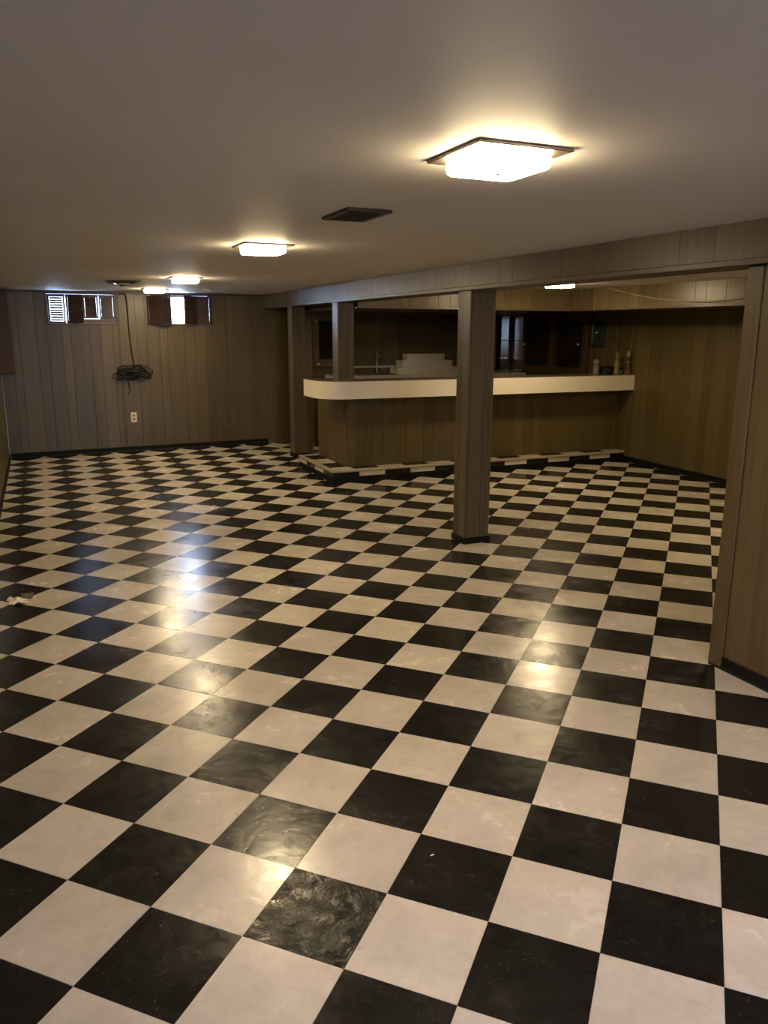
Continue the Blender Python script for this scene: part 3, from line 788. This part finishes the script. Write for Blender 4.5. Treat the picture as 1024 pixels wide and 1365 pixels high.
# corner mirrors and glass shelves
t = thing('corner_mirror', 'pair of tall mirror strips in the corner behind the bar', 'mirror', (RX, BY, 1.1))
bx('mirror_strip', 6.86, 7.075, BY-0.008, BY-0.001, KB+0.01, SZ-0.012, MIRR, t)
bx('mirror_strip', RX-0.008, RX-0.001, 10.24, 10.50, KB+0.01, SZ-0.012, MIRR, t)
bx('corner_post', RX-0.028, RX-0.009, BY-0.030, BY-0.009, KB+0.002, SZ-0.003, WOODD, t)
for lab, zc in (('upper glass corner shelf before the mirrors behind the bar', 1.475), ('lower glass corner shelf before the mirrors behind the bar', 1.20)):
    t = thing('corner_shelf', lab, 'shelf', (RX-0.03, BY-0.03, zc))
    pts = [(RX-0.03, BY-0.032), (6.88, BY-0.032), (6.88, BY-0.13), (6.97, BY-0.24), (RX-0.03, BY-0.24)]
    prism('glass_plate', pts, zc, zc+0.008, CGLASS, t)
    bm = bmesh.new()
    e = [(6.876, BY-0.032), (6.876, BY-0.132), (6.968, BY-0.244), (RX-0.03, BY-0.244)]
    tube(bm, [(x, y, zc+0.004) for x, y in e], 0.0045, 6); obj('chrome_edge', bm, CHROME, t)
t = thing('wall_mirror', 'small green-tinted mirror cabinet on the right wall above the bottles', 'mirror', (RX, 8.47, 1.42))
bm = bmesh.new()
for s0, s1, z0, z1 in ((8.33, 8.35, 1.42, 1.73), (8.595, 8.615, 1.42, 1.73), (8.35, 8.595, 1.42, 1.44), (8.35, 8.595, 1.71, 1.73)): box(bm, RX-0.03, RX-0.001, s0, s1, z0, z1)
obj('frame', bm, STEEL, t)
for s0, s1 in ((8.352, 8.43), (8.434, 8.51), (8.514, 8.593)): bx('mirror_strip', RX-0.020, RX-0.010, s0, s1, 1.442, 1.708, GREEN, t)
bm = bmesh.new(); bmesh.ops.create_uvsphere(bm, u_segments=8, v_segments=6, radius=0.012, matrix=Matrix.Translation((RX-0.034, 8.49, 1.6))); obj('knob', bm, GLINTW, t)

# ---------------------------------------------------------------- things left on the counter's right end
Z = CT+0.002
def ray_on(px, py, z):
    d = r*((px-512)/1046.366) + u*((682.5-py)/1046.366) + f
    k = (z-1.617)/d.z; return 0.458+d.x*k, d.y*k
t = thing('lidded_jar', 'small pale jar with a round lid beside the black box on the bar', 'jar', (6.80, 8.06, Z))
bm = bmesh.new(); lathe(bm, 6.80, 8.06, Z, [(0.036, 0), (0.040, 0.01), (0.040, 0.095), (0.030, 0.11), (0.026, 0.12)], 16); obj('body', bm, PALE, t, False)
bm = bmesh.new(); lathe(bm, 6.80, 8.06, Z+0.1202, [(0.022, 0), (0.040, 0.006), (0.042, 0.045), (0.030, 0.058), (0.006, 0.062)], 16); obj('lid', bm, PALE, t)
t = thing('black_box', 'low black box with curved end lying on the bar top', 'box', (6.93, 8.0, Z))
bx('body', 6.84, 7.00, 7.955, 8.06, Z, Z+0.098, BLACKP, t, 0.012)
bx('front_panel', 6.855, 6.985, 7.948, 7.9545, Z+0.015, Z+0.083, mat('dark_panel', (0.02, 0.02, 0.022), 0.2), t, 0.002)
bm = bmesh.new(); lathe(bm, 7.01, 8.0, Z, [(0.018, 0), (0.020, 0.02), (0.014, 0.03)], 10); obj('dial', bm, BLACKP, t)
t = thing('glass_dish', 'shallow grey glass dish beside the yellow bottle on the bar', 'dish', (7.04, 7.90, Z))
bm = bmesh.new(); lathe(bm, 7.04, 7.90, Z, [(0.030, 0), (0.042, 0.02), (0.045, 0.05), (0.040, 0.05), (0.036, 0.02), (0.01, 0.012)], 16); obj('bowl', bm, mat('smoked_glass', (0.10, 0.10, 0.09), 0.15), t)
bm = bmesh.new(); tube(bm, [(7.0, 7.90, Z+0.055), (7.075, 7.905, Z+0.068)], 0.008, 8); obj('rest', bm, BLACKP, t)
X, Y = ray_on(821.5, 499.2, Z); X = min(X, RX-0.05)
t = thing('bottle', 'slender yellowish glass bottle near the right end of the bar', 'bottle', (X, Y, Z))
bm = bmesh.new(); lathe(bm, X, Y, Z, [(0.030, 0), (0.034, 0.008), (0.033, 0.05), (0.026, 0.07), (0.034, 0.10), (0.032, 0.13), (0.018, 0.16), (0.013, 0.185), (0.013, 0.20)], 16); obj('body', bm, YGLASS, t)
bm = bmesh.new(); lathe(bm, X, Y, Z+0.2002, [(0.012, 0), (0.021, 0.010), (0.023, 0.03), (0.014, 0.045), (0.018, 0.06), (0.009, 0.075), (0.003, 0.08)], 14); obj('stopper', bm, YGLASS, t)
X, Y = RX-0.055, 7.81
t = thing('decanter', 'tall dark glass decanter with a rounded stopper against the right wall on the bar', 'bottle', (X, Y, Z))
bm = bmesh.new(); lathe(bm, X, Y, Z, [(0.046, 0), (0.050, 0.008), (0.046, 0.03), (0.026, 0.075), (0.016, 0.12), (0.014, 0.19), (0.024, 0.205)], 16); obj('body', bm, RGLASS, t)
bm = bmesh.new(); lathe(bm, X, Y, Z+0.2052, [(0.014, 0), (0.027, 0.02), (0.031, 0.045), (0.023, 0.075), (0.008, 0.088)], 14); obj('stopper', bm, PALE, t)
bm = bmesh.new(); lathe(bm, X, Y, Z+0.14, [(0.0165, 0), (0.0165, 0.02)], 14); obj('neck_band', bm, PALE, t)

# wire drooping before the soffit
t = thing('drooping_wire', 'thin pale wire sagging along the soffit of the right wall', 'wire', (6.29, 6.2, 1.92))
bm = bmesh.new(); tube(bm, spline([(SX-0.01, 7.35, CZ-0.006), (SX-0.035, 6.67, 1.965), (SX-0.045, 6.23, 1.915), (SX-0.045, 5.85, 1.893), (SX-0.035, 5.44, 1.915), (SX-0.02, 4.9, 1.975), (SX-0.01, 4.4, 2.04)]), 0.0042, 6)
obj('strand', bm, WIREM, t)

# ---------------------------------------------------------------- litter on the floor
def scrap(x, y, sx, sy, label, name='paper_scrap', cat='litter', grp=None, m=PAPER, n=7, hh=0.02, ang=0.0):
    t = thing(name, label, cat, (x, y, zf(x, y)), grp)
    rs = random.Random(int(x*1000)); bm = bmesh.new(); V = []
    for i in range(n):
        row = []
        for j in range(n):
            a = (i/(n-1)-0.5)*sx*rs.uniform(0.8, 1.15); b = (j/(n-1)-0.5)*sy*rs.uniform(0.75, 1.2)
            X = x+a*math.cos(ang)-b*math.sin(ang); Y = y+a*math.sin(ang)+b*math.cos(ang)
            row.append(bm.verts.new((X, Y, zf(X, Y)+0.0015+hh*rs.random()**1.5*(1-abs(2*i/(n-1)-1)**2*0.6))))
        V.append(row)
    for i in range(n-1):
        for j in range(n-1): bm.faces.new((V[i][j], V[i+1][j], V[i+1][j+1], V[i][j+1]))
    ret = bmesh.ops.extrude_face_region(bm, geom=list(bm.faces))
    for v in ret['geom']:
        if isinstance(v, bmesh.types.BMVert): v.co.z += 0.001
    o = obj('sheet', bm, m, t); return t
scrap(0.20, 5.08, 0.115, 0.13, 'crumpled torn scrap of pale paper on the floor by the left wall', hh=0.022)
t = scrap(0.255, 5.16, 0.07, 0.10, 'dark grey torn scrap lying beside the pale paper scrap', m=mat('grey_scrap', (0.12, 0.10, 0.08), 0.8), hh=0.012)
for x, y, lab, a in ((0.93, 2.19, 'tiny white paint chip on a black tile at the lower left', 0.5),
                     (1.46, 1.93, 'tiny white paint chip on a black tile at the lower middle', 0.1),
                     (1.41, 3.73, 'tiny white paint chip on a black tile beyond the middle of the room', 1.0),
                     (2.47, 3.18, 'tiny white paint chip on the black tile near the bright lamp reflection', 0.9)):
    scrap(x, y, 0.014, 0.005, lab, 'paint_chip', 'chip', 'white paint chips on the floor', n=3, hh=0.002, ang=a)
